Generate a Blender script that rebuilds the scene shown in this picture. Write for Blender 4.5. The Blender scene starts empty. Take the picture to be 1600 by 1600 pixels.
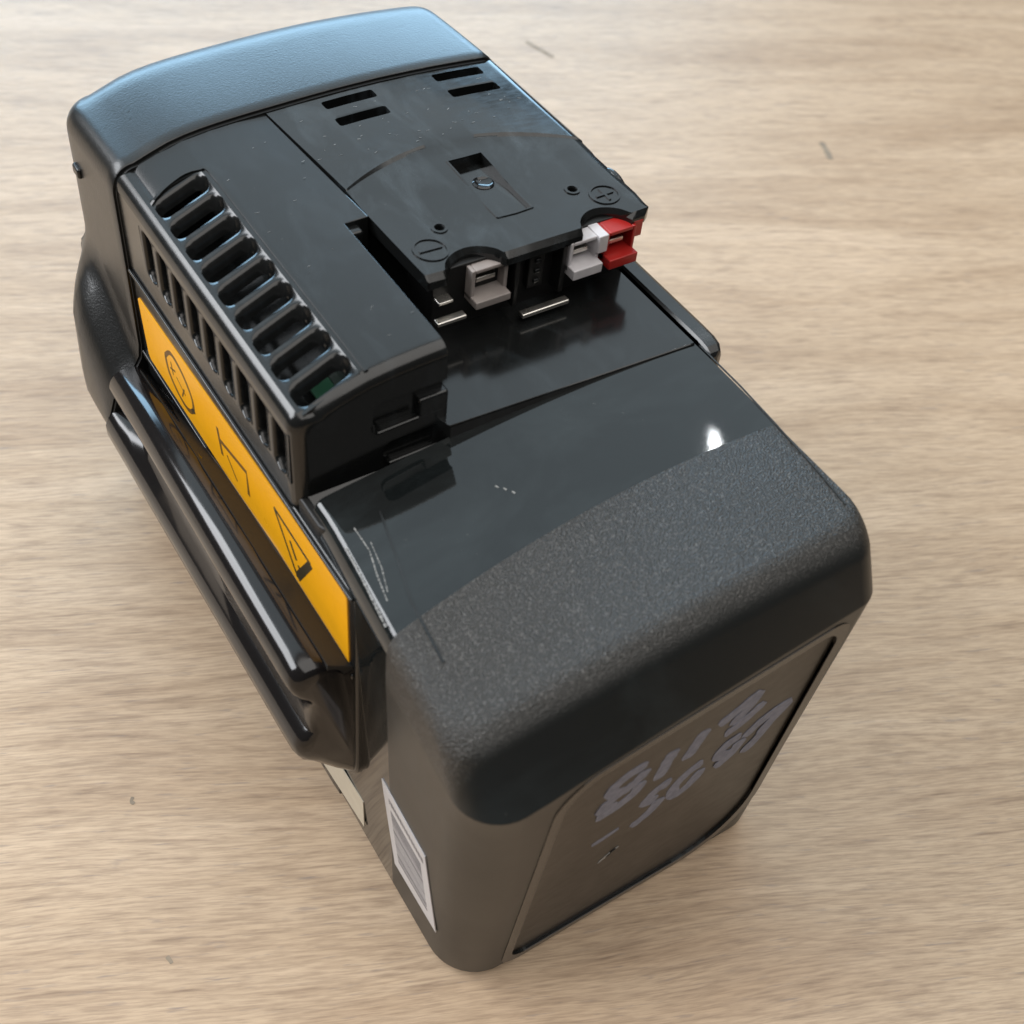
import bpy, bmesh, math, random
from mathutils import Vector, Matrix
random.seed(7)
S = 0.0007                       # metres per drawing unit
SC = bpy.context.scene
COL = SC.collection

# ------------------------------------------------------------------ camera
cam = bpy.data.cameras.new('camera'); camo = bpy.data.objects.new('camera', cam); COL.objects.link(camo)
R0 = Vector((0.839952, -0.535447, 0.08819)); D0 = Vector((-0.351948, -0.661216, -0.662515)); F0 = Vector((0.413054, 0.525442, -0.743839))
CP = Vector((-96.13, -106.515, 363.823)) * S
m = Matrix((R0, -D0, -F0)).transposed().to_4x4(); m.translation = CP
camo.matrix_world = m
cam.sensor_width = 36; cam.lens = 36*1968.4/1600
cam.clip_start = 0.005; cam.clip_end = 50
cam.dof.use_dof = True; cam.dof.focus_distance = 0.262; cam.dof.aperture_fstop = 24
SC.camera = camo

# ------------------------------------------------------------------ light
w = bpy.data.worlds.new('World'); SC.world = w; w.use_nodes = True
w.node_tree.nodes['Background'].inputs[0].default_value = (0.80, 0.80, 0.78, 1)
w.node_tree.nodes['Background'].inputs[1].default_value = 0.09

def area(name, loc, target, sx, sy, radiance, color, spread=180):
    l = bpy.data.lights.new(name, 'AREA'); l.shape = 'RECTANGLE'; l.size = sx; l.size_y = sy
    l.energy = radiance*math.pi*sx*sy; l.color = color; l.spread = math.radians(spread)
    o = bpy.data.objects.new(name, l); COL.objects.link(o); o.location = loc
    d = Vector(target) - Vector(loc)
    o.rotation_euler = d.to_track_quat('-Z', 'Y').to_euler()
    return o
P0 = Vector((50, 90, 140))*S
area('ceiling_light', (0.6, 2.3, 2.3), (0.6, 2.3, 0), 5.0, 2.6, 1.25, (0.80, 0.95, 1.04))
area('overhead_fill', (0.1, -0.6, 2.0), (0.1, -0.6, 0), 2.8, 2.6, 2.2, (1.0, 0.96, 0.91))  # unseen overhead fill, added to brighten the table
area('window_light', (1.0, 3.0, 0.85), (0, 0, 0.1), 3.0, 1.1, 8.0, (0.45, 0.74, 1.0))
area('left_window_light', (-1.6, 1.3, 1.45), (0, 0.05, 0.1), 1.9, 1.0, 11.0, (0.95, 0.97, 1.0))
area('lamp_light', (0.82, 0.70, 1.17), (0.058, 0.036, 0.1), 0.006, 0.13, 170.0, (0.95, 0.98, 1.0))
SC.view_settings.view_transform = 'Standard'; SC.view_settings.look = 'None'
SC.view_settings.exposure = 0.0; SC.view_settings.gamma = 1
SC.render.engine = 'CYCLES'
SC.render.resolution_x = SC.render.resolution_y = 1024

# ------------------------------------------------------------------ materials
def nt(name):
    mt = bpy.data.materials.new(name); mt.use_nodes = True
    t = mt.node_tree; return mt, t, t.nodes['Principled BSDF'], t.nodes.new('ShaderNodeTexCoord')
def ramp(t, fac, stops):
    r = t.nodes.new('ShaderNodeValToRGB'); e = r.color_ramp.elements
    while len(e) < len(stops): e.new(0.5)
    for k, (p, c) in enumerate(stops):
        e[k].position = p; e[k].color = (c if len(c) == 4 else (*c, 1)) if hasattr(c, '__len__') else (c, c, c, 1)
    t.links.new(fac, r.inputs[0]); return r.outputs[0]
def noise(t, vec, scale, detail=3, rough=0.5, dist=0.0):
    n = t.nodes.new('ShaderNodeTexNoise'); n.inputs['Scale'].default_value = scale
    n.inputs['Detail'].default_value = detail; n.inputs['Roughness'].default_value = rough; n.inputs['Distortion'].default_value = dist
    t.links.new(vec, n.inputs['Vector']); return n.outputs['Fac']
def mapping(t, vec, scale=(1,1,1), rot=(0,0,0)):
    mp = t.nodes.new('ShaderNodeMapping'); mp.inputs['Scale'].default_value = scale; mp.inputs['Rotation'].default_value = rot
    t.links.new(vec, mp.inputs['Vector']); return mp.outputs['Vector']
def mix(t, a, b, fac, blend='MIX'):
    x = t.nodes.new('ShaderNodeMix'); x.data_type = 'RGBA'; x.blend_type = blend
    for s, v in ((x.inputs[0], fac), (x.inputs[6], a), (x.inputs[7], b)):
        if isinstance(v, (int, float)): s.default_value = v
        elif hasattr(v, '__len__'): s.default_value = (*v, 1)
        else: t.links.new(v, s)
    return x.outputs[2]
def mth(t, op, a, b=0.5):
    x = t.nodes.new('ShaderNodeMath'); x.operation = op
    for s, v in ((x.inputs[0], a), (x.inputs[1], b)):
        if isinstance(v, (int, float)): s.default_value = v
        else: t.links.new(v, s)
    return x.outputs[0]
def bump(t, b, height, strength, dist, normal=None):
    n = t.nodes.new('ShaderNodeBump'); n.inputs['Strength'].default_value = strength; n.inputs['Distance'].default_value = dist
    t.links.new(height, n.inputs['Height'])
    if normal: t.links.new(normal, n.inputs['Normal'])
    return n.outputs['Normal']

def plastic(name, col=(0.0075, 0.008, 0.008), rough=0.22, grain=0.0, grain_scale=900, scuff=0.10, dust=0.5, spec=0.5, haze=0.0):
    mt, t, b, tc = nt(name); o = tc.outputs['Object']
    n1 = noise(t, o, 35, 4, 0.6); n2 = noise(t, mapping(t, o, (1, 4, 2), (0, 0, 0.4)), 260, 3, 0.6)
    r = mth(t, 'ADD', mth(t, 'MULTIPLY', n1, scuff), mth(t, 'MULTIPLY', n2, scuff*0.6))
    r = mth(t, 'ADD', r, rough - scuff*0.8)
    t.links.new(r, b.inputs['Roughness'])
    d = noise(t, o, 1500, 2, 0.5); d2 = noise(t, o, 60, 2, 0.5)
    dm = mth(t, 'MULTIPLY', ramp(t, d, [(0.70, 0.0), (0.80, 1.0)]), ramp(t, d2, [(0.45, 0.0), (0.75, 1.0)]))
    if haze:
        hz = noise(t, mapping(t, o, (2.4, 1, 1), (0, 0, 0.35)), 42, 6, 0.68, 0.8)
        col = mix(t, col, (0.050, 0.062, 0.070), mth(t, 'MULTIPLY', ramp(t, hz, [(0.50, 0.0), (0.78, 1.0)]), haze))
    t.links.new(mix(t, col, (0.10, 0.095, 0.09), mth(t, 'MULTIPLY', dm, dust)), b.inputs['Base Color'])
    b.inputs['Specular IOR Level'].default_value = spec
    if grain > 0:
        g = noise(t, o, grain_scale, 2, 0.55)
        t.links.new(bump(t, b, g, grain, 0.0004), b.inputs['Normal'])
    else:
        g = noise(t, o, 120, 2, 0.5)
        t.links.new(bump(t, b, g, 0.06, 0.0003), b.inputs['Normal'])
    return mt
def simple(name, col, rough=0.4, metal=0.0, nz=0.06, scale=300):
    mt, t, b, tc = nt(name); o = tc.outputs['Object']
    n = noise(t, o, scale, 3)
    c2 = tuple(max(0, c*(1-nz*3)) for c in col)
    t.links.new(mix(t, col, c2, ramp(t, n, [(0.35, 0.0), (0.7, 1.0)])), b.inputs['Base Color'])
    t.links.new(mth(t, 'ADD', mth(t, 'MULTIPLY', n, 0.2), rough-0.1), b.inputs['Roughness'])
    b.inputs['Metallic'].default_value = metal
    return mt

M_GLOSS = plastic('glossy_dark_plastic', rough=0.12, haze=0.25)
M_DECK = plastic('smudged_glossy_plastic', rough=0.15, scuff=0.22, dust=0.9, haze=0.6)
M_SEMI = plastic('semi_gloss_dark_plastic', rough=0.20, haze=0.25)
M_MATTE = plastic('fine_grain_dark_plastic', rough=0.42, grain=0.25, grain_scale=1500)
M_FRAME = plastic('frame_plastic', (0.016, 0.014, 0.012), rough=0.20, dust=0.8)
M_LEDGE = plastic('ledge_plastic', (0.03, 0.028, 0.026), rough=0.6, spec=0.2)
M_DARK = plastic('inner_black_plastic', (0.003, 0.003, 0.003), rough=0.5)
M_PANEL = plastic('front_panel_plastic', (0.014, 0.011, 0.008), rough=0.36, dust=1.0, scuff=0.2)
M_BAR = plastic('glossy_bar_plastic', (0.008, 0.007, 0.007), rough=0.13, scuff=0.06)
M_CAP = plastic('cap_plastic', rough=0.30, grain=0.12, grain_scale=2200)
M_YEL = simple('yellow_label_print', (0.95, 0.44, 0.008), 0.32, nz=0.02)
M_INK = simple('black_ink', (0.04, 0.03, 0.012), 0.5)
M_INK2 = simple('faint_ink', (0.16, 0.075, 0.01), 0.5)
M_WHITE = simple('white_label_paper', (0.52, 0.50, 0.50), 0.5, nz=0.02)
M_CREAM = simple('cream_label_paper', (0.50, 0.44, 0.34), 0.5, nz=0.02)
M_GREY = simple('grey_print', (0.17, 0.16, 0.165), 0.6)
M_HOUS = simple('pale_grey_nylon', (0.30, 0.265, 0.25), 0.38)
M_HOUSW = simple('white_nylon', (0.60, 0.58, 0.60), 0.4)
M_RED = simple('red_nylon', (0.36, 0.015, 0.012), 0.35)
M_METAL = simple('tinned_metal', (0.72, 0.69, 0.64), 0.3, 1.0)
M_PCB = simple('green_circuit_board', (0.003, 0.06, 0.024), 0.4)
M_MARK = simple('violet_grey_marker_ink', (0.20, 0.22, 0.30), 0.6, nz=0.08, scale=900)
M_SCR = simple('pale_scratch', (0.34, 0.34, 0.33), 0.6, nz=0.2, scale=2500)

# front shell: glossy lid, grained front zone (moulded finish changes along a line across the top; its sparkle is painted in)
def shell_mat():
    mt, t, b, tc = nt('front_shell_plastic'); o = tc.outputs['Object']
    sep = t.nodes.new('ShaderNodeSeparateXYZ'); t.links.new(o, sep.inputs[0])
    yb = mth(t, 'ADD', mth(t, 'MULTIPLY', mth(t, 'POWER', mth(t, 'ABSOLUTE', mth(t, 'SUBTRACT', sep.outputs[0], 75*S), 0), 2.0), -1.3), 45*S)
    fac = mth(t, 'LESS_THAN', sep.outputs[1], yb)
    mr = t.nodes.new('ShaderNodeMapRange'); mr.inputs[1].default_value = 2.0*S; mr.inputs[2].default_value = 7.0*S
    t.links.new(sep.outputs[1], mr.inputs[0]); top = mth(t, 'MULTIPLY', mth(t, 'GREATER_THAN', sep.outputs[2], 118*S), mr.outputs[0])
    g = noise(t, o, 2900, 2, 0.6)
    g2 = noise(t, o, 2600, 2, 0.5)
    gh = mth(t, 'ADD', ramp(t, g, [(0.3, 0.0), (0.7, 1.0)]), mth(t, 'MULTIPLY', g2, 0.3))
    n1 = bump(t, b, gh, 1.0, 0.00020)
    bn = t.nodes[-1]
    t.links.new(mth(t, 'ADD', mth(t, 'MULTIPLY', mth(t, 'MULTIPLY', fac, top), 0.75), 0.006), bn.inputs['Strength'])
    t.links.new(n1, b.inputs['Normal'])
    n = noise(t, o, 40, 4, 0.6)
    rg = mth(t, 'ADD', mth(t, 'MULTIPLY', n, 0.05), 0.015)
    rm = mth(t, 'ADD', mth(t, 'MULTIPLY', n, 0.10), 0.32)
    x = t.nodes.new('ShaderNodeMix'); t.links.new(fac, x.inputs[0]); t.links.new(rg, x.inputs[2]); t.links.new(rm, x.inputs[3])
    t.links.new(x.outputs[0], b.inputs['Roughness'])
    d = noise(t, o, 1300, 2); d2 = noise(t, o, 45, 2)
    dm = mth(t, 'MULTIPLY', ramp(t, d, [(0.72, 0.0), (0.8, 1.0)]), ramp(t, d2, [(0.5, 0.0), (0.75, 0.6)]))
    hz = noise(t, mapping(t, o, (1, 2.2, 1), (0, 0, 0.5)), 28, 5, 0.65, 0.6)
    c0 = mix(t, (0.0070, 0.0085, 0.0088), (0.016, 0.020, 0.021), ramp(t, hz, [(0.48, 0.0), (0.72, 1.0)]))
    sp = ramp(t, noise(t, o, 2100, 2, 0.6), [(0.52, 0.0), (0.72, 1.0)])  # pale flecks painted in as the grain's sparkle
    c1 = mix(t, (0.022, 0.021, 0.019), (0.095, 0.091, 0.085), sp)
    c0 = mix(t, c0, c1, mth(t, 'MULTIPLY', fac, top))  # top of the grain painted lighter, nose facet kept dark
    t.links.new(mix(t, c0, (0.12, 0.12, 0.11), dm), b.inputs['Base Color'])
    return mt
M_SHELL = shell_mat()

def wood_mat():
    mt, t, b, tc = nt('oak_laminate'); o = tc.outputs['Object']
    a = math.radians(24.5)
    v = mapping(t, o, (1, 1, 1), (0, 0, a))
    wob = t.nodes.new('ShaderNodeVectorMath'); wob.operation = 'ADD'
    wn = t.nodes.new('ShaderNodeTexNoise'); wn.inputs['Scale'].default_value = 9; wn.inputs['Detail'].default_value = 2
    t.links.new(mapping(t, v, (0.7, 1.6, 1)), wn.inputs['Vector'])
    sc = t.nodes.new('ShaderNodeVectorMath'); sc.operation = 'SCALE'; sc.inputs['Scale'].default_value = 0.014
    t.links.new(wn.outputs['Color'], sc.inputs[0]); t.links.new(v, wob.inputs[0]); t.links.new(sc.outputs[0], wob.inputs[1])
    v2 = wob.outputs[0]
    broad = noise(t, mapping(t, v2, (6, 46, 1)), 1.0, 5, 0.62, 0.8)
    mid = noise(t, mapping(t, v2, (48, 640, 1)), 1.0, 5, 0.62, 0.4)
    fine = noise(t, mapping(t, v2, (140, 1900, 1)), 1.0, 4, 0.6, 0.2)
    pore = noise(t, mapping(t, v2, (80, 900, 1)), 1.0, 3, 0.7)
    c = ramp(t, broad, [(0.28, (0.395, 0.280, 0.182)), (0.5, (0.49, 0.366, 0.250)), (0.72, (0.58, 0.446, 0.318))])
    c = mix(t, c, ramp(t, mid, [(0.30, (0.50, 0.45, 0.43)), (0.46, (0.90, 0.88, 0.87)), (0.72, (1.10, 1.09, 1.08))]), 0.62, 'MULTIPLY')
    c = mix(t, c, ramp(t, fine, [(0.32, (0.58, 0.54, 0.52)), (0.60, (1.07, 1.07, 1.06))]), 0.62, 'MULTIPLY')
    c = mix(t, c, (0.20, 0.165, 0.15), mth(t, 'MULTIPLY', ramp(t, pore, [(0.60, 0.0), (0.72, 1.0)]), 0.6))
    spots = noise(t, mapping(t, o, (1, 1, 1)), 95, 1, 0.3)
    c = mix(t, c, (0.16, 0.14, 0.12), mth(t, 'MULTIPLY', ramp(t, spots, [(0.84, 0.0), (0.87, 1.0)]), 0.3))
    t.links.new(c, b.inputs['Base Color'])
    t.links.new(mth(t, 'ADD', mth(t, 'MULTIPLY', mid, 0.16), 0.36), b.inputs['Roughness'])
    t.links.new(bump(t, b, mth(t, 'ADD', mid, mth(t, 'MULTIPLY', fine, 0.5)), 0.25, 0.0003), b.inputs['Normal'])
    b.inputs['Specular IOR Level'].default_value = 0.5
    return mt
M_WOOD = wood_mat()

# ------------------------------------------------------------------ mesh helpers
def finish(me, ang=38):
    for p in me.polygons: p.use_smooth = True
    me.set_sharp_from_angle(angle=math.radians(ang))
def weigh(o):
    b = o.modifiers.new('w', 'WEIGHTED_NORMAL'); b.keep_sharp = True; b.mode = 'FACE_AREA_WITH_ANGLE' if False else 'FACE_AREA'; b.weight = 80; bake(o)
def link(name, bm, mat, parent=None, ang=38, bev=0, seg=3, recalc=True, bang=30):
    if recalc: bmesh.ops.recalc_face_normals(bm, faces=bm.faces[:])
    me = bpy.data.meshes.new(name)
    for v in bm.verts: v.co *= S
    bm.to_mesh(me); bm.free()
    if mat: me.materials.append(mat)
    o = bpy.data.objects.new(name, me); COL.objects.link(o)
    if bev: bevel(o, bev, seg, bang)
    finish(o.data, ang)
    if bev: weigh(o)
    if parent: o.parent = parent
    return o
def bake(o):
    bpy.context.view_layer.update()
    dg = bpy.context.evaluated_depsgraph_get()
    me = bpy.data.meshes.new_from_object(o.evaluated_get(dg))
    o.modifiers.clear(); old = o.data; o.data = me; me.name = old.name
def bevel(o, width, seg=3, ang=30):
    b = o.modifiers.new('b', 'BEVEL'); b.width = width*S; b.segments = seg; b.limit_method = 'ANGLE'; b.angle_limit = math.radians(ang)
    b.harden_normals = False; b.use_clamp_overlap = True; bake(o)
def cut(o, cutters, bev=0, seg=2, ang=38):
    for c in cutters:
        b = o.modifiers.new('c', 'BOOLEAN'); b.operation = 'DIFFERENCE'; b.object = c; b.solver = 'EXACT'
    bake(o)
    for c in cutters:
        me = c.data; bpy.data.objects.remove(c); bpy.data.meshes.remove(me)
    if bev: bevel(o, bev, seg, 30)
    finish(o.data, ang)
    weigh(o)
def prism(poly, z0, z1, axis='z'):
    """poly (a,b) extruded along axis: z -> (a,b,z); y -> (a,y,b); x -> (x,a,b)"""
    bm = bmesh.new()
    f = {'z': lambda a, b, c: (a, b, c), 'y': lambda a, b, c: (a, c, b), 'x': lambda a, b, c: (c, a, b)}[axis]
    lo = [bm.verts.new(f(a, b, z0)) for a, b in poly]; hi = [bm.verts.new(f(a, b, z1)) for a, b in poly]
    n = len(poly)
    bm.faces.new(lo); bm.faces.new(hi)
    for i in range(n): bm.faces.new((lo[i], lo[(i+1) % n], hi[(i+1) % n], hi[i]))
    return bm
def addbox(bm, x0, x1, y0, y1, z0, z1):
    g = bmesh.ops.create_cube(bm, size=1)
    for v in g['verts']:
        v.co = Vector(((x0+x1)/2 + v.co.x*(x1-x0), (y0+y1)/2 + v.co.y*(y1-y0), (z0+z1)/2 + v.co.z*(z1-z0)))
    return g['verts']
def box(x0, x1, y0, y1, z0, z1):
    bm = bmesh.new(); addbox(bm, x0, x1, y0, y1, z0, z1); return bm
def rrect(x0, x1, y0, y1, r, n=6):
    rs = r if hasattr(r, '__len__') else (r,)*4     # order: (x1,y1),(x0,y1),(x0,y0),(x1,y0)
    pts = []
    for (sx, sy, a0), rr in zip(((1, 1, 0), (0, 1, 90), (0, 0, 180), (1, 0, 270)), rs):
        cx = x1-rr if sx else x0+rr; cy = y1-rr if sy else y0+rr
        for k in range(n+1):
            a = math.radians(a0 + 90*k/n); pts.append((cx+rr*math.cos(a), cy+rr*math.sin(a)))
    return pts
def loft(rings, cap0=True, cap1=True):
    bm = bmesh.new(); R = [[bm.verts.new(p) for p in r] for r in rings]; n = len(rings[0])
    for a, b in zip(R, R[1:]):
        for i in range(n): bm.faces.new((a[i], a[(i+1) % n], b[(i+1) % n], b[i]))
    if cap0: bm.faces.new(R[0])
    if cap1: bm.faces.new(R[-1])
    return bm
def tmpobj(bm):
    return link('tmp', bm, None)

CT = [(-14, -14), (-12, -11.5), (-10.5, -9.3), (-7, -6.9), (2, -3.4), (8, -1.9), (15.6, -0.8), (23, -0.2), (31, 0.3), (45, 1.0), (57, 1.45), (70, 1.6), (82, 1.4), (92, 1.0), (103, 0.3), (112, -0.4), (120, -1)]
def crown(x):
    for (a, b), (c, d) in zip(CT, CT[1:]):
        if x <= c: return b+(d-b)*(x-a)/(c-a)
    return -1
def bisect_x(bm, xs):
    for x in xs:
        bmesh.ops.bisect_plane(bm, geom=bm.verts[:]+bm.edges[:]+bm.faces[:], plane_co=(x, 0, 0), plane_no=(1, 0, 0))

# ------------------------------------------------------------------ the table
bm = bmesh.new(); addbox(bm, -900, 1500, -700, 1500, -30, 0)
table = link('table_top', bm, M_WOOD, bev=3); table['kind'] = 'structure'

# ------------------------------------------------------------------ battery pack
bat = bpy.data.objects.new('battery_pack', None); COL.objects.link(bat); bat.empty_display_size = 0.02
bat['label'] = 'dark grey power tool battery pack with yellow side strip, lying on the wooden table'
bat['category'] = 'battery'

# --- front shell: lofted block with a big rounded nose
def lidz(x):
    return 141.0 - 9.0*((100-x)/112)**2
def zb(x): return 118 + 6*max(0, min(1, x/100.0))**0.9      # height where the nose meets the front face
def fa(x): return 10 - 0.62*(zb(x)-117)
def shell_ring(z, t=1.0, y1=82.5):
    """outline of the front shell at height z (z over 126 follows the nose rounding); t shrinks it towards the centre"""
    k = max(0, min(1, z/117))
    x0 = -8.0 - 2.5*k; x1 = 105.0 + 1.5*k; y0 = 1.0 - 10.0*k; r = 15
    tl = 0
    if z > 117: y0 += (z-117)*0.62               # steep facet of the nose
    if z > 133.2:                                # rounding onto the lid
        q = (z-133.2)/6.0; y0 += 5.0*(1-math.sqrt(max(0, 1-q*q)))
        x0 += 3.5*(1-math.sqrt(max(0, 1-q*q))); x1 -= 0.8*(1-math.sqrt(max(0, 1-q*q)))
    rl = 15 - 5*max(0, (z-100)/39); rr_ = 12 - 4*k
    if z < 4:
        q = (4-z)/4; d = 3*(1-math.sqrt(1-q*q)); x0 += d; x1 -= d; y0 += d
    pts = rrect(x0, x1, y0, y1, (1, 1, rl, rr_), 10)
    # subdivide straight runs so that the crown shows
    out = []
    for i, p in enumerate(pts):
        q = pts[(i+1) % len(pts)]; out.append(p)
        L = math.dist(p, q); n = 14
        if L > 30:
            for s in range(1, n): out.append((p[0]+(q[0]-p[0])*s/n, p[1]+(q[1]-p[1])*s/n))
    cx, cy = 48, 45
    res = []
    for x, y in out:
        fl = max(0, (75-y))/75.0
        if x < 48: x -= (1.0+4.5*k)*fl*min(1, (48-x)/30)
        else: x -= 1.2*k*fl*min(1, (x-48)/30)
        x = cx+(x-cx)*t; y = cy+(y-cy)*t
        zz = z
        if z > 112: zz = z + (lidz(x)-139.2)*min(1, (z-112)/20)
        wz = z/117 if z < 117 else max(0, 1-(z-117)/16.2)
        if y < 30:
            wz *= min(1, (30-y)/15); zz += wz*(zb(x)-117); y += wz*0.62*(zb(x)-117)
        res.append((x, y, zz))
    return res
rings = [shell_ring(z) for z in (0, 0.5, 1.5, 4, 20, 40, 60, 80, 95, 104, 110, 116, 116.8, 117.1, 117.5, 120, 127, 133, 134.2, 135.4, 136.6, 137.6, 138.4, 138.9, 139.2)]
rings += [shell_ring(139.2, t) for t in (0.985, 0.96, 0.9, 0.8, 0.65, 0.5, 0.35, 0.2, 0.08)]
front = link('front_shell', loft(rings), M_SHELL, bat, ang=50)
# recess in the front face
def tilt(bm):
    for k in range(1, 8): bmesh.ops.bisect_plane(bm, geom=bm.verts[:]+bm.edges[:]+bm.faces[:], plane_co=(12*k, 0, 0), plane_no=(1, 0, 0))
    for v in bm.verts:
        v.co.z *= zb(v.co.x)/117.0; v.co.y += -fa(v.co.x)*min(1, v.co.z/zb(v.co.x))
    return bm
pr = rrect(9, 93, 4.5, 113.0, (7, 12, 6, 24), 8)
c = prism(pr, -10, 1.9, 'y'); tilt(c)
cut(front, [tmpobj(c)], 0.9, 3, 50)
p = prism(rrect(9.1, 92.9, 4.6, 112.9, (7, 12, 6, 24), 8), 1.8, 5, 'y'); tilt(p)
link('front_panel', p, M_PANEL, bat)

fr = prism(rrect(5.6, 96.4, 1.6, 115.2, (8, 12, 8, 26), 10), 0.72, 1.8, 'y'); tilt(fr); fr = link('panel_frame', fr, M_FRAME, bat)
c = prism(rrect(9, 93, 4.5, 112.0, (7, 10, 6, 24), 10), -9, 9, 'y'); tilt(c); cut(fr, [tmpobj(c)], 0.15, 2, 40)

def front_pt(x, z, off):        # a point on the recessed front panel
    dy = 1.8 - fa(x)*z/zb(x) + 0.053*z
    x += dy*(x+96)/106; z -= dy*(364-z)/106
    return Vector((x, 1.8 - fa(x)*z/zb(x) - off, z))
def ribbon(bm, pts, w0, fn, thick=0.12, taper=True):
    """flat stroke of given width laid on a surface given by fn(a,b,off)"""
    n = len(pts); L = []; Rr = []
    for i, p in enumerate(pts):
        a = Vector(pts[max(0, i-1)]); b = Vector(pts[min(n-1, i+1)]); d = (b-a)
        if d.length < 1e-6: d = Vector((1, 0))
        d.normalize(); nn = Vector((-d.y, d.x)); ww = w0/2*(0.6 if taper and i in (0, n-1) else 1)*random.uniform(0.88, 1.1)
        L.append(Vector(p)+nn*ww); Rr.append(Vector(p)-nn*ww)
    for A, B, C_, D in zip(L, L[1:], Rr[1:], Rr):
        lo = [bm.verts.new(fn(q.x, q.y, 0.0)) for q in (A, B, C_, D)]
        hi = [bm.verts.new(fn(q.x, q.y, thick)) for q in (A, B, C_, D)]
        bm.faces.new(hi)
        for i in range(4): bm.faces.new((lo[i], lo[(i+1) % 4], hi[(i+1) % 4], hi[i]))
def smooth(pts, k=4):
    out = []
    n = len(pts)
    for i in range(n-1):
        p0 = Vector(pts[max(0, i-1)]); p1 = Vector(pts[i]); p2 = Vector(pts[i+1]); p3 = Vector(pts[min(n-1, i+2)])
        for s in range(k):
            t = s/k
            out.append(tuple(0.5*((2*p1)+(-p0+p2)*t+(2*p0-5*p1+4*p2-p3)*t*t+(-p0+3*p1-3*p2+p3)*t*t*t)))
    out.append(tuple(pts[-1])); return out
# handwritten marks 8112 / -5082
strokes = {
 '8': [[(34.5,102.5),(29,102),(24.8,98.5),(26.5,94.5),(32,92.5)], [(35,99),(33,95),(27,92),(24,88.5),(28.5,86)], [(34.8,92.5),(34,88),(29.5,85),(23,84)]],
 '1': [[(43,101.5),(42,96),(41.4,88)], [(52.3,103.5),(51,97.9),(49.6,91)]],
 '2': [[(57,101.5),(61,104),(67,108),(66.5,103.5),(62.5,97)], [(61.5,93),(66,94.5),(72.5,100.5)]],
 'dash': [[(25.4,65.8),(33.8,67.5)]],
 '5': [[(47.5,81),(43,80.6),(40.6,76),(44.5,74)], [(46.3,72.5),(44,67),(38.8,63)]],
 '0': [[(57.8,82),(53,80),(50,74.5),(52.2,68.5),(56.5,71),(58.8,77)]],
 '8b': [[(69.5,86),(65,84.5),(63.5,80),(68,77)], [(70.8,82.5),(69,76),(64.5,72.5)]],
 '2b': [[(71.5,83),(75.5,88),(83.5,91),(81,85.5),(77.5,80)], [(80.5,84),(77.8,77),(74.5,72)]],
}
for nm in ('8', '1', '2', 'dash', '5', '0', '8b', '2b'):
    bm = bmesh.new()
    for st in strokes[nm]: ribbon(bm, smooth(st), 4.7 if nm != 'dash' else 2.4, front_pt, 0.12)
    link('handwritten_mark', bm, M_MARK, bat)
# chip in the panel
bm = bmesh.new(); ribbon(bm, [(31, 48.6), (33.2, 50.6), (35.0, 51.4), (37, 53)], 1.4, front_pt, 0.2)
link('scuffed_edge', bm, M_SCR, bat)
bm = bmesh.new(); ribbon(bm, [(33.5, 50.3), (35.0, 51.9), (36.2, 52.6)], 1.0, front_pt, 0.32)
link('chip', bm, M_DARK, bat)

# --- rear body
poly = [(110.5, 200), (110.5, 78.8), (104, 79.0), (29, 82), (14, 76.5), (2, 73), (-8.6, 73), (-8.8, 78), (-8.8, 200)]
rear = link('rear_body', prism(poly, 3, 141.6), M_GLOSS, bat, bev=0.5)
bm = prism([(4, 78), (-9, 73), (-11, 76), (-11, 90), (29, 90), (29, 82)], 118, 131)   # dark gap lining below the vent block
# cut away the shelf below the vent block
c1 = prism([(-14, 70), (-14, 88.5), (26.5, 88.5), (29.5, 81), (29.5, 70)], 131, 150)
cg = box(105.2, 106.6, 60, 145, 138.5, 150)            # groove along the right rail
cut(rear, [tmpobj(c1), tmpobj(cg)], 0, 2); bm.free()
# right rail with a rounded front end
prof = [(106.6, 120), (106.6, 141.6), (107.2, 142.3), (111.0, 142.3), (112.3, 141.6), (113.0, 139.8), (113.2, 134), (112.0, 120)]
rr = []
for y, k in ((200, 1), (110, 1), (84, 1), (79, 0.98), (76, 0.9), (74, 0.72), (73.2, 0.45)):
    rr.append([(106.6+(x-106.6)*k, y, 132+(z-132)*(0.6+0.4*k)) for x, z in prof])
link('side_rim', loft(rr), M_SEMI, bat, ang=14)

# lid edge seam lines (thin raised welts)
def lid_pt(x, y, off):
    fl = max(0, 75-y)/75.0
    return Vector((x, y, lidz(x)+off+0.02))
bm = bmesh.new(); ribbon(bm, [(106.3, 78), (106, 60), (105, 44), (103.5, 26), (102, 14)], 0.45, lid_pt, 0.25, False)
link('lid_seam', bm, M_SEMI, bat)
bm = bmesh.new(); ribbon(bm, [(3, 71), (0.0, 58), (-3.5, 44), (-5.5, 26)], 0.6, lid_pt, 0.22, False)
link('lid_seam', bm, M_SEMI, bat)

# --- side plate with the yellow strip
sp = rrect(55, 199, 36, 126, (2, 2, 14, 6), 8)
c = prism(sp, -12.0, -8.0, 'x')
plate = link('side_plate', c, M_SEMI, bat, bev=0.8)
bm = prism([(58.4, 97.2), (189.0, 95.4), (190.6, 96.6), (192.6, 116.6), (191.8, 117.6), (61.0, 123.9), (59.0, 122.6)], -12.35, -11.9, 'x')
lab = link('hazard_label', bm, M_YEL, bat)
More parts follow.
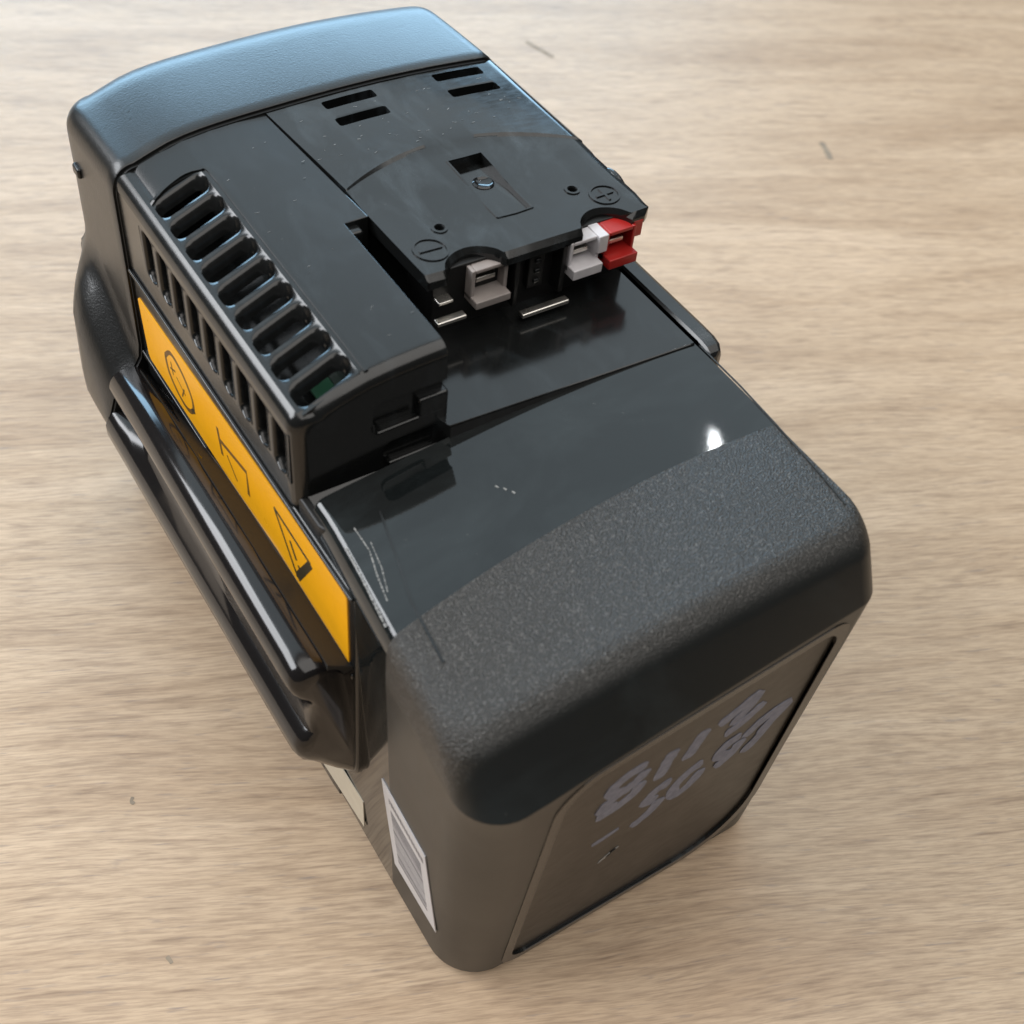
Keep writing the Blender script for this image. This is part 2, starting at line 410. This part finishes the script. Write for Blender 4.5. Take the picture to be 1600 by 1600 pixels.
# label frame
bm = bmesh.new()
for y0, y1, z0, z1 in ((56, 196, 92.6, 94.4), (56, 196, 124.6, 125.8)):
    addbox(bm, -12.9, -11.8, y0, y1, z0, z1)
link('label_frame', bm, M_SEMI, bat, bev=0.4)
def lab_pt(y, z, off): return Vector((-12.36-off, y, z))
def ring_pts(cy, cz, ry, rz, n=22): return [(cy+ry*math.cos(2*math.pi*k/n), cz+rz*math.sin(2*math.pi*k/n)) for k in range(n+1)]
bm = bmesh.new(); ribbon(bm, smooth([(173.7, 109.4), (168.5, 114.2), (160.9, 113.2), (155.0, 108.6), (154.6, 103.2), (159.3, 99.6), (166.0, 100.0), (172.2, 103.7), (173.7, 109.4)]), 1.5, lab_pt, 0.05, False)
ribbon(bm, [(170.6, 107.0), (166.4, 108.8)], 1.1, lab_pt, 0.06); ribbon(bm, [(168.6, 105.8), (169.4, 110.2)], 1.1, lab_pt, 0.06)
ribbon(bm, [(166, 107), (160, 104.6)], 0.9, lab_pt, 0.05); ribbon(bm, [(163, 101.8), (160.5, 106.5)], 1.1, lab_pt, 0.06)
link('charge_symbol', bm, M_INK2, lab)
bm = bmesh.new(); ribbon(bm, [(156.0, 101.8), (153.6, 103.6)], 2.6, lab_pt, 0.07); link('ink_dot', bm, M_INK, lab)
bm = bmesh.new(); ribbon(bm, [(136.2, 112.6), (134.2, 103.4)], 1.4, lab_pt, 0.05, False); ribbon(bm, [(134.9, 108.6), (117.0, 112.3), (116.7, 103.4)], 1.5, lab_pt, 0.06, False)
ribbon(bm, [(130.6, 106.6), (124.6, 101.6)], 1.2, lab_pt, 0.05)
link('bin_symbol', bm, M_INK2, lab)
bm = bmesh.new(); ribbon(bm, [(99.6, 115.4), (87.0, 100.2)], 1.2, lab_pt, 0.05, False); ribbon(bm, [(99.6, 115.4), (78.6, 114.6)], 1.2, lab_pt, 0.06, False)
ribbon(bm, [(87.0, 100.4), (78.6, 114.6)], 2.6, lab_pt, 0.07, False); ribbon(bm, [(90.6, 111.4), (87.2, 107.0)], 2.2, lab_pt, 0.05); ribbon(bm, [(86.2, 106.0), (85.0, 104.6)], 2.0, lab_pt, 0.05)
link('warning_triangle', bm, M_INK, lab)

# --- side rail and its glossy bar
BARP = [(56, 96.0, -22.4), (60, 96.2, -22.5), (100, 97.0, -22.5), (140, 94.5, -21.6), (170, 89.5, -20.2), (196, 82.5, -18.6)]
def barc(y):
    for (a, z0, x0), (b, z1, x1) in zip(BARP, BARP[1:]):
        if y <= b:
            t = max(0, (y-a)/(b-a)); return x0+(x1-x0)*t, z0+(z1-z0)*t
    return BARP[-1][2], BARP[-1][1]
def railprof(y):
    cx, cz = barc(y); br = 6.3; dz = cz-92.3
    p = [(-9.5, cz+1.5), (-13.4, cz+1.0)]
    for a in range(8, 231, 10):
        ca, sa = math.cos(math.radians(a)), math.sin(math.radians(a)); e = 2/2.05
        p.append((cx + 0.3 + (br+0.3)*math.copysign(abs(ca)**e, ca), cz + br*math.copysign(abs(sa)**e, sa)))
    p += [(cx-2.2, cz-9.0), (cx-1.8, 78.0+dz*0.6), (-24.6, 73.0), (-27.0, 71.0), (-28.4, 68.0), (-28.4, 64.0), (-26.8, 60.5), (-23.5, 57.0), (-17, 48), (-9.5, 38.5)]
    return p
def railring(y, k):
    return [(-9.5+(x+9.5)*k, y, 80+(z-80)*(0.25+0.75*k)) for x, z in railprof(y)]
rr = [railring(y, k) for y, k in ((196.2, 1), (184, 1), (170, 1), (155, 1), (140, 1), (120, 1), (100, 1), (80, 1), (66, 1), (61, 0.995), (58.5, 0.97), (57.2, 0.9), (56.6, 0.8))]
rail = link('side_rail', loft(rr), M_BAR, bat, ang=42)

# ledge between the bar and the yellow strip, raised to hide the strip's reflection
rg = []
for y in (57, 75, 95, 115, 135, 155, 175, 193):
    cx, cz = barc(y)
    rg.append([(-12.0, y, cz+0.6), (cx+3.6, y, cz+6.0), (cx+3.0, y, cz+2), (-12.0, y, cz-6)])
link('rail_ledge', loft(rg), M_LEDGE, bat)

# --- barcode label on the shell's left wall
def wall_pt(y, z, off):
    k = z/117; fl = (75-y)/75
    return Vector((-8.0-2.5*k-(1.0+4.5*k)*fl-0.05-off, y, z))
def quad_patch(bm, pts, fn, off, n=6):
    g = [[None]*(n+1) for _ in range(n+1)]
    a, b, c, d = [Vector(p) for p in pts]
    for i in range(n+1):
        for j in range(n+1):
            u, v = i/n, j/n; p = (a*(1-u)+b*u)*(1-v)+(d*(1-u)+c*u)*v
            g[i][j] = bm.verts.new(fn(p.x, p.y, off))
    for i in range(n):
        for j in range(n): bm.faces.new((g[i][j], g[i+1][j], g[i+1][j+1], g[i][j+1]))
def thick_patch(bm, pts, fn, off0, off1, n=6):
    quad_patch(bm, pts, fn, off1, n)
    a = pts
    for i in range(4):
        p, q = Vector(a[i]), Vector(a[(i+1) % 4])
        for s in range(n):
            u, v = p.lerp(q, s/n), p.lerp(q, (s+1)/n)
            bm.faces.new([bm.verts.new(fn(w_.x, w_.y, o_)) for w_, o_ in ((u, off0), (v, off0), (v, off1), (u, off1))])
LT = [(42.5, 62), (17.3, 61.5), (11.5, 24), (36, 22)]
bm = bmesh.new(); thick_patch(bm, LT, wall_pt, 0.0, 0.3)
bl = link('barcode_label', bm, M_WHITE, bat, recalc=False)
def lt(u, v):
    a, b, c, d = [Vector(p) for p in LT]; p = (a*(1-u)+b*u)*(1-v)+(d*(1-u)+c*u)*v; return (p.x, p.y)
bm = bmesh.new()
for k in range(15):
    v = 0.24+0.042*k; h = random.choice((0.014, 0.020, 0.028))
    thick_patch(bm, [lt(0.14, v), lt(0.84, v), lt(0.84, v+h), lt(0.14, v+h)], wall_pt, 0.28, 0.36, 3)
link('barcode', bm, M_GREY, bl, recalc=False)
bm = bmesh.new(); u = 0.14
while u < 0.9:
    du = random.uniform(0.02, 0.05); thick_patch(bm, [lt(u, 0.10), lt(u+du, 0.10), lt(u+du, 0.155), lt(u, 0.155)], wall_pt, 0.28, 0.36, 1); u += du+0.018
link('label_text', bm, M_GREY, bl, recalc=False)
bm = bmesh.new(); thick_patch(bm, [(84, 24), (56.5, 25), (55.8, 11), (84, 8)], lambda y, z, o_: Vector((-8.95-o_, y, z)), 0.0, 0.3)
link('cream_label', bm, M_CREAM, bat, recalc=False)

# --- vent block
def prof_block():
    pts = [(-10.5, 124.5), (37, 124.5), (37, 165.1), (30, 165.0)]
    for x in (24, 16, 8, 0, -5): pts.append((x, 165+crown(x)))
    r = 4.6; cx, cz = -12.2+r, 165+crown(-7.6)-r
    for k in range(7):
        a = math.radians(80+100*k/6); pts.append((cx+r*math.cos(a), cz+r*math.sin(a)))
    pts += [(-12.0, 128), (-11.8, 124.5)]
    return pts
pb = prof_block()
rr = []
for y, sh, lift in ((199, 0, 0), (100, 0, 0), (90.2, 0, 0), (88.9, 0.2, 0), (87.7, 0.7, 0), (86.8, 1.5, 0), (86.2, 2.5, 0), (85.9, 3.6, 0), (85.8, 4.4, 0)):
    ring = []
    for x, z in pb:
        cx, cz = 9, 142
        ring.append((cx+(x-cx)*(1-sh/22), y, cz+(z-cz)*(1-sh/26)))
    rr.append(ring)
vent = link('vent_block', loft(rr), M_SEMI, bat, ang=35)
TOPY0, PITCH, NS = 94.0, 10.22, 9
yA, yB = TOPY0-PITCH/2, TOPY0+PITCH*(NS-0.5)
cav = box(-9.4, 8.5, yA-1, yB+1.5, 127, 153)                                   # hollow inside
c_top = prism(rrect(-8.4, 7.2, yA, yB, 1.5, 4), 148, 170)                      # top opening
c_side = prism(rrect(yA, yB, 134.8, 151.2, 1.2, 4), -16, -6, 'x')              # side opening
pk1 = prism(rrect(9, 34, 144.5, 154.5, (1, 3, 3, 1), 5), 80, 88, 'y')
pk2 = prism(rrect(12, 28, 132.5, 140.0, (1, 3, 3, 1), 5), 80, 87.2, 'y')
wedge = prism([(29.6, 80), (60, 80), (60, 210), (33.1, 210), (33.1, 200), (36.7, 139.8), (29.6, 139.8)], 100, 190)
cut(vent, [tmpobj(wedge)], 0.4, 2, 35)
cut(vent, [tmpobj(cav), tmpobj(c_top), tmpobj(c_side)], 0, 2, 35)
cut(vent, [tmpobj(pk1), tmpobj(pk2)], 0, 2, 20)
link('vent_lining', box(-8.9, 8.4, yA-0.9, yB+1.4, 127.3, 128.5), M_DARK, bat)
link('circuit_board', box(2.5, 8.4, yA+1, yA+24, 144.5, 145.3), M_PCB, bat)
def half_line(x0, x1, sgn, pitch, slot, r, e, n=6):
    h = pitch/2; s_ = slot/2; r = min(r, s_-0.02); o = [(x0, sgn*h)]
    for k in range(n+1):
        a = math.pi - (math.pi/2)*k/n; o.append((x0+e+r+r*math.cos(a), sgn*(h-(s_-r)-r*math.sin(a))))
    for k in range(n+1):
        a = math.pi/2 - (math.pi/2)*k/n; o.append((x1-e-r+r*math.cos(a), sgn*(h-(s_-r)-r*math.sin(a))))
    o.append((x1, sgn*h)); return o
def slat_bm(x0, x1, pitch, levels, fn, half=0, r=2.5):
    '''levels: (depth, slot width, end margin); half: 0 full bar, +1/-1 only the side facing the slot (end fillets)'''
    rings = []
    for d, slot, e in levels:
        if half == 0: ring = half_line(x0, x1, 1, pitch, slot, r, e) + half_line(x0, x1, -1, pitch, slot, r, e)[::-1]
        else:
            hl = half_line(x0, x1, 1, pitch, slot, r, e)
            ring = [(x0, -half*0.5)] + [(a, half*(pitch/2-abs(b))*0 + half*(abs(b))) for a, b in hl] + [(x1, -half*0.5)]
        rings.append([fn(a, b, d) for a, b in ring])
    return loft(rings)
TL = [(-3.6, 6.6, 1.0), (-2.2, 6.8, 0.95), (-1.4, 7.1, 0.8), (-0.7, 7.4, 0.65), (-0.25, 7.9, 0.45), (0.0, 8.6, 0.2)]
def topfn(a, b, d): return (a, b + a*0.10 + d*0.34, d + 165 + (-2.0 - 5.7*(7.2-a)/15.6) - 0.05)
SL = [(-3.6, 6.2, 0.8), (-1.2, 6.3, 0.8), (-0.5, 6.6, 0.6), (-0.15, 7.0, 0.4), (0.0, 7.5, 0.2)]
def sidefn(a, b, d): return (-12.1 - d, b, a)
slat0 = link('vent_slat', slat_bm(-8.4, 7.2, PITCH, TL, topfn), M_SEMI, vent)
slat0.location = (0, (TOPY0+PITCH*0.5)*S, 0)
slat1 = link('vent_slat', slat_bm(134.8, 151.2, PITCH, SL, sidefn, 0, 1.8), M_SEMI, vent)
slat1.location = (0, (TOPY0+PITCH*0.5)*S, 0)
for src in (slat0, slat1):
    for k in range(1, NS-1):
        o = src.copy(); COL.objects.link(o); o.parent = vent; o.location = (0, (TOPY0+PITCH*(k+0.5))*S, 0)
for sgn, y in ((1, TOPY0-PITCH/2), (-1, TOPY0+PITCH*(NS-0.5))):
    o = link('vent_end_fillet', slat_bm(-8.4, 7.2, PITCH, TL, lambda a, b, d: topfn(a, b, d), sgn), M_SEMI, vent); o.location = (0, y*S, 0)
    o = link('vent_end_fillet', slat_bm(134.8, 151.2, PITCH, SL, sidefn, sgn, 1.8), M_SEMI, vent); o.location = (0, y*S, 0)
# grooved border beside the slots
def block_pt(x, y, off): return Vector((x, y, 165+crown(x)+off))
bm = bmesh.new(); ribbon(bm, smooth([(8.7, 88.5), (8.8, 120), (8.8, 150), (8.8, 177), (6.5, 181.0), (2, 182), (-4, 181), (-9, 178.5)], 5), 0.9, block_pt, 0.5, False)
link('vent_border', bm, M_GLOSS, vent)
# foot of the block where it meets the front shell
bm = prism([(-10, 74.5), (1.5, 74.5), (14, 78), (28.5, 83), (28.5, 90), (-10.8, 90), (-10.8, 77)], 118, 130.5)
link('block_foot', bm, M_DARK, vent, bev=0.8)
bm = box(22.0, 30.6, 86.0, 92, 140.9, 150.0); link('block_step', bm, M_SEMI, vent, bev=0.8)
def rod(pts, r, n=8):
    rg = []
    for i, p in enumerate(pts):
        p = Vector(p); d = (Vector(pts[min(i+1, len(pts)-1)])-Vector(pts[max(0, i-1)])).normalized()
        a = d.cross(Vector((0, 1, 0.2))).normalized(); b_ = d.cross(a).normalized()
        rg.append([tuple(p + a*r*math.cos(2*math.pi*k/n) + b_*r*math.sin(2*math.pi*k/n)) for k in range(n)])
    return loft(rg)
for z, x0, x1 in ((144.6, 9.0, 21.6), (132.6, 12.5, 27.5)):  # thin rods added on the pocket edges to catch light as glints
    link('pocket_rim', rod([(x0, 85.75, z+3.0), (x0+0.2, 85.7, z+1.0), (x0+1.2, 85.6, z), (x1, 85.6, z+0.4)], 0.42), M_GLOSS, vent)

# --- top deck with terminal cover
def arc(x):
    t = (x-70)/46.0
    return 161.5 - 17*t*t
def line(x): return 145.5 - (x-37)*0.075
XR = [(111, 105.0), (112.6, 108.0), (116, 109.8), (124, 110.6), (200, 111.2)]
def frontc(x):
    y = 111.0
    for c0, c1 in ((44.5, 61.8), (87.0, 103.0)):
        if c0 < x < c1:
            t = (x-c0)/(c1-c0); y = 111.0 + 6.4*min(1, math.sin(math.pi*t)**0.55)
    return y
NX = 96
def deck():
    bm = bmesh.new()
    rows = [('y', 199.0), ('y', 190.0), ('y', 180.0), ('y', 170.0), ('a', 1.0), ('a', 0.5), ('a', 0.0), ('y', 140.9), ('f', 0.0)]
    rows = [('y', 199.0), ('y', 185.0), ('y', 170.0), ('a', 1.0), ('a', 0.93), ('a', 0.66), ('a', 0.33), ('a', 0.0), ('f', 0.6), ('f', 0.3), ('f', 0.12), ('f', 0.045), ('f', 0.0)]
    top = []; bot = []
    for kind, val in rows:
        rt = []; rb = []
        for i in range(NX+1):
            u = i/NX
            fr = kind == 'f' or (kind == 'a' and val < 0.2)
            if kind == 'f': xl = 38.2 - 1.2*val; xr = 107.5 if val == 0 else (109.4 if val < 0.2 else 110.3)
            elif kind == 'a' and val == 0: xl, xr = 36.9, 110.8
            else: xl, xr = (37.0-0.35*val if kind == 'a' else 33.3+3.3*(199-val)/45), 111.3
            x = xl + (xr-xl)*u
            yl = line(x); ya = max(arc(x), yl+1.0)
            y = {'y': val, 'a': yl+(ya-yl)*val, 'f': frontc(x)+(yl-frontc(x))*val}[kind]
            z = 165.0 + crown(max(30, x))*(1.0 if kind == 'y' else (0.9 if kind == 'a' else 0.35))
            if kind == 'a': z -= (1.7*(1-val)*0.6 + (0.68 if val < 0.99 else 0))*min(1, max(0, (ya-yl)/14))
            if kind == 'f': z -= 1.7*min(1, max(0, (arc(x)-yl)/14))
            if kind == 'f' and val == 0: z -= 1.5
            if x > 108.5: z -= 0.8*((x-108.5)/2.5)**2
            rt.append(bm.verts.new((x, y, z))); rb.append(bm.verts.new((x, y, 160.2)))
        top.append(rt); bot.append(rb)
    for j in range(len(top)-1):
        for i in range(NX):
            bm.faces.new((top[j][i], top[j][i+1], top[j+1][i+1], top[j+1][i])); bm.faces.new((bot[j][i+1], bot[j][i], bot[j+1][i], bot[j+1][i+1]))
        for i in (0, NX):
            bm.faces.new((top[j][i], top[j+1][i], bot[j+1][i], bot[j][i]))
    for i in range(NX):
        for j in (0, len(top)-1): bm.faces.new((top[j][i], top[j][i+1], bot[j][i+1], bot[j][i]))
    return bm
dk = link('terminal_cover', deck(), M_DECK, bat, ang=30)
cs = []
for x0, x1, y in ((49.6, 66.2, 191.4), (49.2, 65.6, 182.0), (86.6, 103.4, 191.8), (86.6, 103.4, 182.2)):
    cs.append(tmpobj(prism(rrect(x0, x1, y-2.4, y+1.8, 0.9, 4), 150, 175)))
# ramped pocket
bm = prism([(125.6, 166.5), (152.6, 170), (152.6, 161.8), (150.2, 161.9), (149.2, 162.8), (125.6, 163.1)], 68.6, 79.4, 'x')
cs.append(tmpobj(bm))
for x, y in ((52.0, 128.8), (94.6, 128.4)):
    b2 = bmesh.new(); bmesh.ops.create_cone(b2, cap_ends=True, segments=20, radius1=1.35, radius2=1.35, depth=14)
    for v in b2.verts: v.co += Vector((x, y, 163))
    cs.append(tmpobj(b2))
cut(dk, cs, 0.35, 2, 30)
# body under the deck
link('deck_base', prism([(33.6, 198), (36.9, 142.0), (37.5, 142.0), (39.5, 139.5), (44.0, 123), (108.5, 123), (110.4, 130), (110.6, 198)], 135, 160.5), M_SEMI, bat, bev=0.6)
link('slot_lining', box(45, 107, 178, 197, 160.5, 161.0), M_DARK, bat)
def deck_pt(x, y, off): 
    yl = line(x); v = min(1, max(0, (y-111)/(yl-111)))
    return Vector((x, y, 165.0+crown(max(30, x))*0.35 - 1.7*min(1, max(0, (arc(x)-yl)/14)) + off + 0.02))
def emblem(name, cx, cy, r, bars):
    bm = bmesh.new(); ribbon(bm, [(cx+r*math.cos(2*math.pi*k/28), cy+r*math.sin(2*math.pi*k/28)) for k in range(29)], 0.6, deck_pt, 0.32, False)
    for a, b in bars: ribbon(bm, [(cx+a[0], cy+a[1]), (cx+b[0], cy+b[1])], 0.7, deck_pt, 0.34, False)
    link(name, bm, M_GLOSS, dk)
emblem('minus_emblem', 45.0, 121.4, 4.6, [((-3.4, 0), (3.4, 0))])
emblem('plus_emblem', 101.6, 122.6, 4.2, [((-2.8, 0), (2.8, 0)), ((0, -2.8), (0, 2.8))])
for x, y in ((52.0, 128.8), (94.6, 128.4)):
    bm = bmesh.new(); ribbon(bm, [(x+1.9*math.cos(2*math.pi*k/20), y+1.9*math.sin(2*math.pi*k/20)) for k in range(21)], 0.8, deck_pt, 0.3, False)
    link('screw_hole_rim', bm, M_GLOSS, dk)
def deckz(x, y):
    yl = line(x); ya = max(arc(x), yl+1.0); A = min(1, max(0, (ya-yl)/14))
    if y <= yl: return 165.0 + crown(max(30, x))*0.35 - 1.7*A
    if y >= ya: return 165.0 + crown(max(30, x))
    v = (y-yl)/(ya-yl)
    return 165.0 + crown(x)*0.9 - (1.02*(1-v) + 0.68)*A
bm = bmesh.new()
ribbon(bm, [(68.4, 126), (68.4, 138), (68.4, 145), (68.4, 152.8), (74, 152.8), (79.6, 152.8), (79.6, 145), (79.6, 138), (79.6, 125.8), (74, 125.6), (68.4, 126)], 0.55, lambda a_, b_, o_: Vector((a_, b_, deckz(a_, b_)+o_+0.03)), 0.28, False)
link('pocket_rim', bm, M_DECK, dk)
bm = bmesh.new()
for r0, z0 in ((2.6, 163.9), ):
    pr_ = [(3.1, 162.3), (3.1, 163.2), (2.6, 163.5), (1.9, 163.1), (0.01, 163.0)]
    rg = [[(74.2+r*math.cos(2*math.pi*k/24), 142.5+r*math.sin(2*math.pi*k/24), z-0.1) for k in range(24)] for r, z in pr_]
bm = loft(rg); link('pocket_boss', bm, M_GLOSS, dk)
# small latch bump on the right flank of the deck
bm = bmesh.new(); bmesh.ops.create_uvsphere(bm, u_segments=18, v_segments=10, radius=1)
for v in bm.verts: v.co = Vector((110.4+v.co.x*1.9, 130+v.co.y*6, 160.5+v.co.z*3.6))
link('latch_bump', bm, M_SEMI, bat)
# vent block side catch beside the trench
bm = box(29.6, 33.8, 136.5, 141.5, 158, 163.6); link('catch', bm, M_GLOSS, bat, bev=0.9)

# --- terminals below the cover
tb = link('terminal_block', prism([(42.5, 139), (42.5, 115.5), (107, 115.5), (107, 139)], 141.0, 161.2), M_DARK, bat, bev=0.4)
def conn(name, mat, x0, x1, z0, z1, y0, wall=1.2, top=True, tray=3.2):
    bm = bmesh.new()
    y1 = 118.0
    addbox(bm, x0, x0+wall, y0+2.2, y1, z0+1, z1); addbox(bm, x1-wall, x1, y0+2.2, y1, z0+1, z1)
    if top: addbox(bm, x0+wall, x1-wall, y0+2.2, y1, z1-wall, z1)
    addbox(bm, x0, x1-wall*0.4, y0-0.8, y1, z0, z0+tray)
    o = link(name, bm, mat, bat, bev=0.35)
    b2 = bmesh.new(); addbox(b2, x0+wall+1, x1-wall-2, y0+3.5, 117, (z0+z1)/2+0.2, (z0+z1)/2+1.6)
    link('contact', b2, M_METAL, o, bev=0.2)
    return o
conn('minus_terminal', M_HOUS, 52.6, 64.0, 149.8, 160.4, 110.2, 1.2, True, 2.4)
conn('data_terminal', M_HOUSW, 82.8, 93.0, 150.2, 160.6, 108.6)
conn('plus_terminal', M_RED, 94.2, 104.4, 150.6, 160.8, 107.8)
link('terminal_divider', box(91.4, 94.6, 109.5, 118, 155.4, 161.0), M_HOUSW, bat, bev=0.3)
link('terminal_hood', box(103.9, 107.2, 110.8, 118, 156.0, 161.4), M_RED, bat, bev=0.3)
link('contact_strip', box(40.6, 49.6, 108.8, 111.4, 148.8, 150.0), M_METAL, bat, bev=0.4)
link('contact_strip', box(43.0, 47.5, 112.5, 116, 152.4, 153.2), M_METAL, bat, bev=0.3)
link('contact_strip', box(66.4, 82.0, 106.8, 109.4, 143.6, 145.0), M_METAL, bat, bev=0.5)
link('socket_post', box(65.8, 67.2, 111.5, 118, 144.8, 161), M_DARK, bat, bev=0.3)
link('socket_post', box(80.6, 82.2, 111.0, 118, 144.8, 161), M_DARK, bat, bev=0.3)
bm = box(71.5, 76.5, 113.4, 117, 147.5, 159.5)
so = link('pin_socket', bm, M_DARK, bat, bev=0.4)
for k, z in enumerate((149.2, 152.6, 156.0)):
    link('pin', box(73.2, 75.0, 112.7, 114, z, z+1.3), M_GLOSS, so, bev=0.2)

# --- back cap
def cap_ring(y):
    """cross-section (x,z) of the cap at y: crowned top, side bulge"""
    pts = []
    x0, x1 = -13.4, 112.2; zb = 88+20*max(0, min(1, (y-197)/26))
    ztop = lambda x: 166.2 + crown(min(max(x, -10), 111))
    # start bottom right, go up, across the top to the left, down the bulge, back
    pts += [(x1-3, 3), (x1, 8), (x1, 60), (x1, 120), (x1, 150), (x1, 159)]
    for k in range(1, 6):
        a = math.radians(90*k/6); pts.append((x1-5+5*math.cos(a), 159+(ztop(106)-159)*math.sin(a)))
    for k in range(0, 23):
        x = 106-(106+6.5)*k/22; pts.append((x, ztop(x)))
    zt = ztop(-6.5)
    for k in range(1, 9):
        a = math.radians(90+90*k/8); pts.append((-6.5+6.9*math.cos(a), zt-8+8*math.sin(a)))
    pts += [(x0, 143), (x0, 134), (x0-0.2, zb+8), (x0-0.8, zb+3.5), (x0-2.5, zb+0.5), (x0-5, zb-2), (x0-8, zb-5), (x0-10.5, zb-9), (x0-12.5, zb-15), (x0-13.6, 70), (x0-13.6, 65), (x0-12.4, 59), (x0-9, 54), (x0-4, 47), (x0-0.5, 38), (x0, 28), (x0, 8), (x0+3, 3)]
    return pts
base = cap_ring(197)
rr = []
cx, cz = 48.0, 75.0
def capm(y, q):
    # q in 0..1: rounding toward the back; big plan radius on corners
    out = []
    for x, z in cap_ring(y):
        d = 13*(1-math.sqrt(max(0, 1-q*q)))
        X = x + (d if x < cx else -d)*min(1, abs(x-cx)/55)
        dz = 6.0*(1-math.sqrt(max(0, 1-q*q))) + 2.4*max(0, (y-197)/45)**1.3
        Z = z - (dz if z > 120 else 0)*min(1, (z-120)/40 if z > 120 else 0)
        out.append((X, y, Z))
    return out
def capin(y, d):
    return [(x+(d if x < cx else -d)*min(1, abs(x-cx)/55), y, z-(d if z > 100 else -d*0.3)) for x, z in base]
rr.append(capin(196.6, 1.6)); rr.append(capin(196.6, 0.25)); rr.append(capin(197.2, 0.0))
for y in (201, 206, 212, 218, 224, 229): rr.append(capm(y, 0.0))
for k in range(1, 13):
    a = k/12*math.pi/2; rr.append(capm(231+14*math.sin(a), math.sin(a)*0.985))
cap = link('back_cap', loft(rr), M_CAP, bat, ang=50)
# taper the cap bulge towards the back: done on the mesh
for v in cap.data.vertices:
    x, y, z = v.co/S
    if x < -13.4 and y > 205:
        v.co.x = (-13.4+(x+13.4)*max(0.0, 1-(max(0, y-216)/27)**2))*S
link('cap_stub', box(-14.6, -12.0, 226, 231, 138, 141.5), M_CAP, bat, bev=0.9)
# dark seam between body and cap
rr = [[(x*1.0+(0.9 if x < cx else -0.9), y, z-(0.9 if z > 100 else 0)) for x, z in base] for y in (195.6, 199)]
link('cap_seam', loft(rr), M_DARK, bat)

# --- wear: scratches and flecks
def shell_side_pt(a, b, off): return Vector((a, b, lidz(a)+off+0.05))
for nm, pts, wd in (('a', [(-8.9, 66), (-9.6, 58), (-10.6, 50), (-11.6, 41)], 0.7), ('b', [(-4.5, 70), (-4.6, 62), (-6.4, 55), (-8.0, 47)], 0.55), ('b', [(-3.2, 64), (-4.6, 56), (-6.8, 49)], 0.4)):
    bm = bmesh.new()
    for i in range(len(pts)-1):
        p, q = Vector(pts[i]), Vector(pts[i+1]); n = 7
        for s in range(n):
            a = p.lerp(q, s/n); b = p.lerp(q, (s+random.uniform(0.6, 0.95))/n)
            ribbon(bm, [tuple(a), tuple(b)], wd*random.uniform(0.5, 1.1), shell_side_pt, 0.06)
    link('scratch', bm, M_SCR, bat)
bm = bmesh.new()
for x, y in ((30.5, 62.5), (31.8, 60.8), (33.0, 58.8)): ribbon(bm, [(x, y), (x+0.3, y-0.9)], 0.7, shell_side_pt, 0.06)
link('scratch', bm, M_SCR, bat)
bm = bmesh.new()
for _ in range(46):
    x = random.uniform(31, 108); y = random.choice((random.uniform(162, 178), random.uniform(162, 178), 187.0)); a = random.uniform(-0.5, 0.5); L = random.uniform(0.3, 1.3)
    ribbon(bm, [(x, y), (x+L*math.cos(a), y+L*math.sin(a))], random.uniform(0.12, 0.28), lambda a_, b_, o_: Vector((a_, b_, 165+crown(a_)+o_+0.02)), 0.04)
for _ in range(14):
    x = random.uniform(10, 29); y = random.uniform(90, 190); a = random.uniform(-0.5, 0.5); L = random.uniform(0.3, 1.2)
    ribbon(bm, [(x, y), (x+L*math.cos(a), y+L*math.sin(a))], random.uniform(0.1, 0.22), lambda a_, b_, o_: Vector((a_, b_, 165+crown(a_)+o_+0.02)), 0.04)
fl = link('fleck', bm, M_SCR, bat); fl['kind'] = 'stuff'
# small dents and ink specks on the table top
M_DENT = simple('table_dent_grime', (0.27, 0.215, 0.155), 0.7, nz=0.1)
for p, q, wd in (((402, 299), (395, 283.5), 3.4), ((310.6, 456.2), (315.4, 434.4), 3.0), ((-64.2, 105.8), (-64.7, 103.3), 1.2), ((-74.8, 52.9), (-74.3, 50.2), 1.2)):
    bm = bmesh.new(); mid = ((p[0]+q[0])/2+random.uniform(-.8, .8), (p[1]+q[1])/2)
    ribbon(bm, smooth([p, mid, q]), wd, lambda a_, b_, o_: Vector((a_, b_, 0.03+o_)), 0.05)
    link('dent', bm, M_DENT, table)
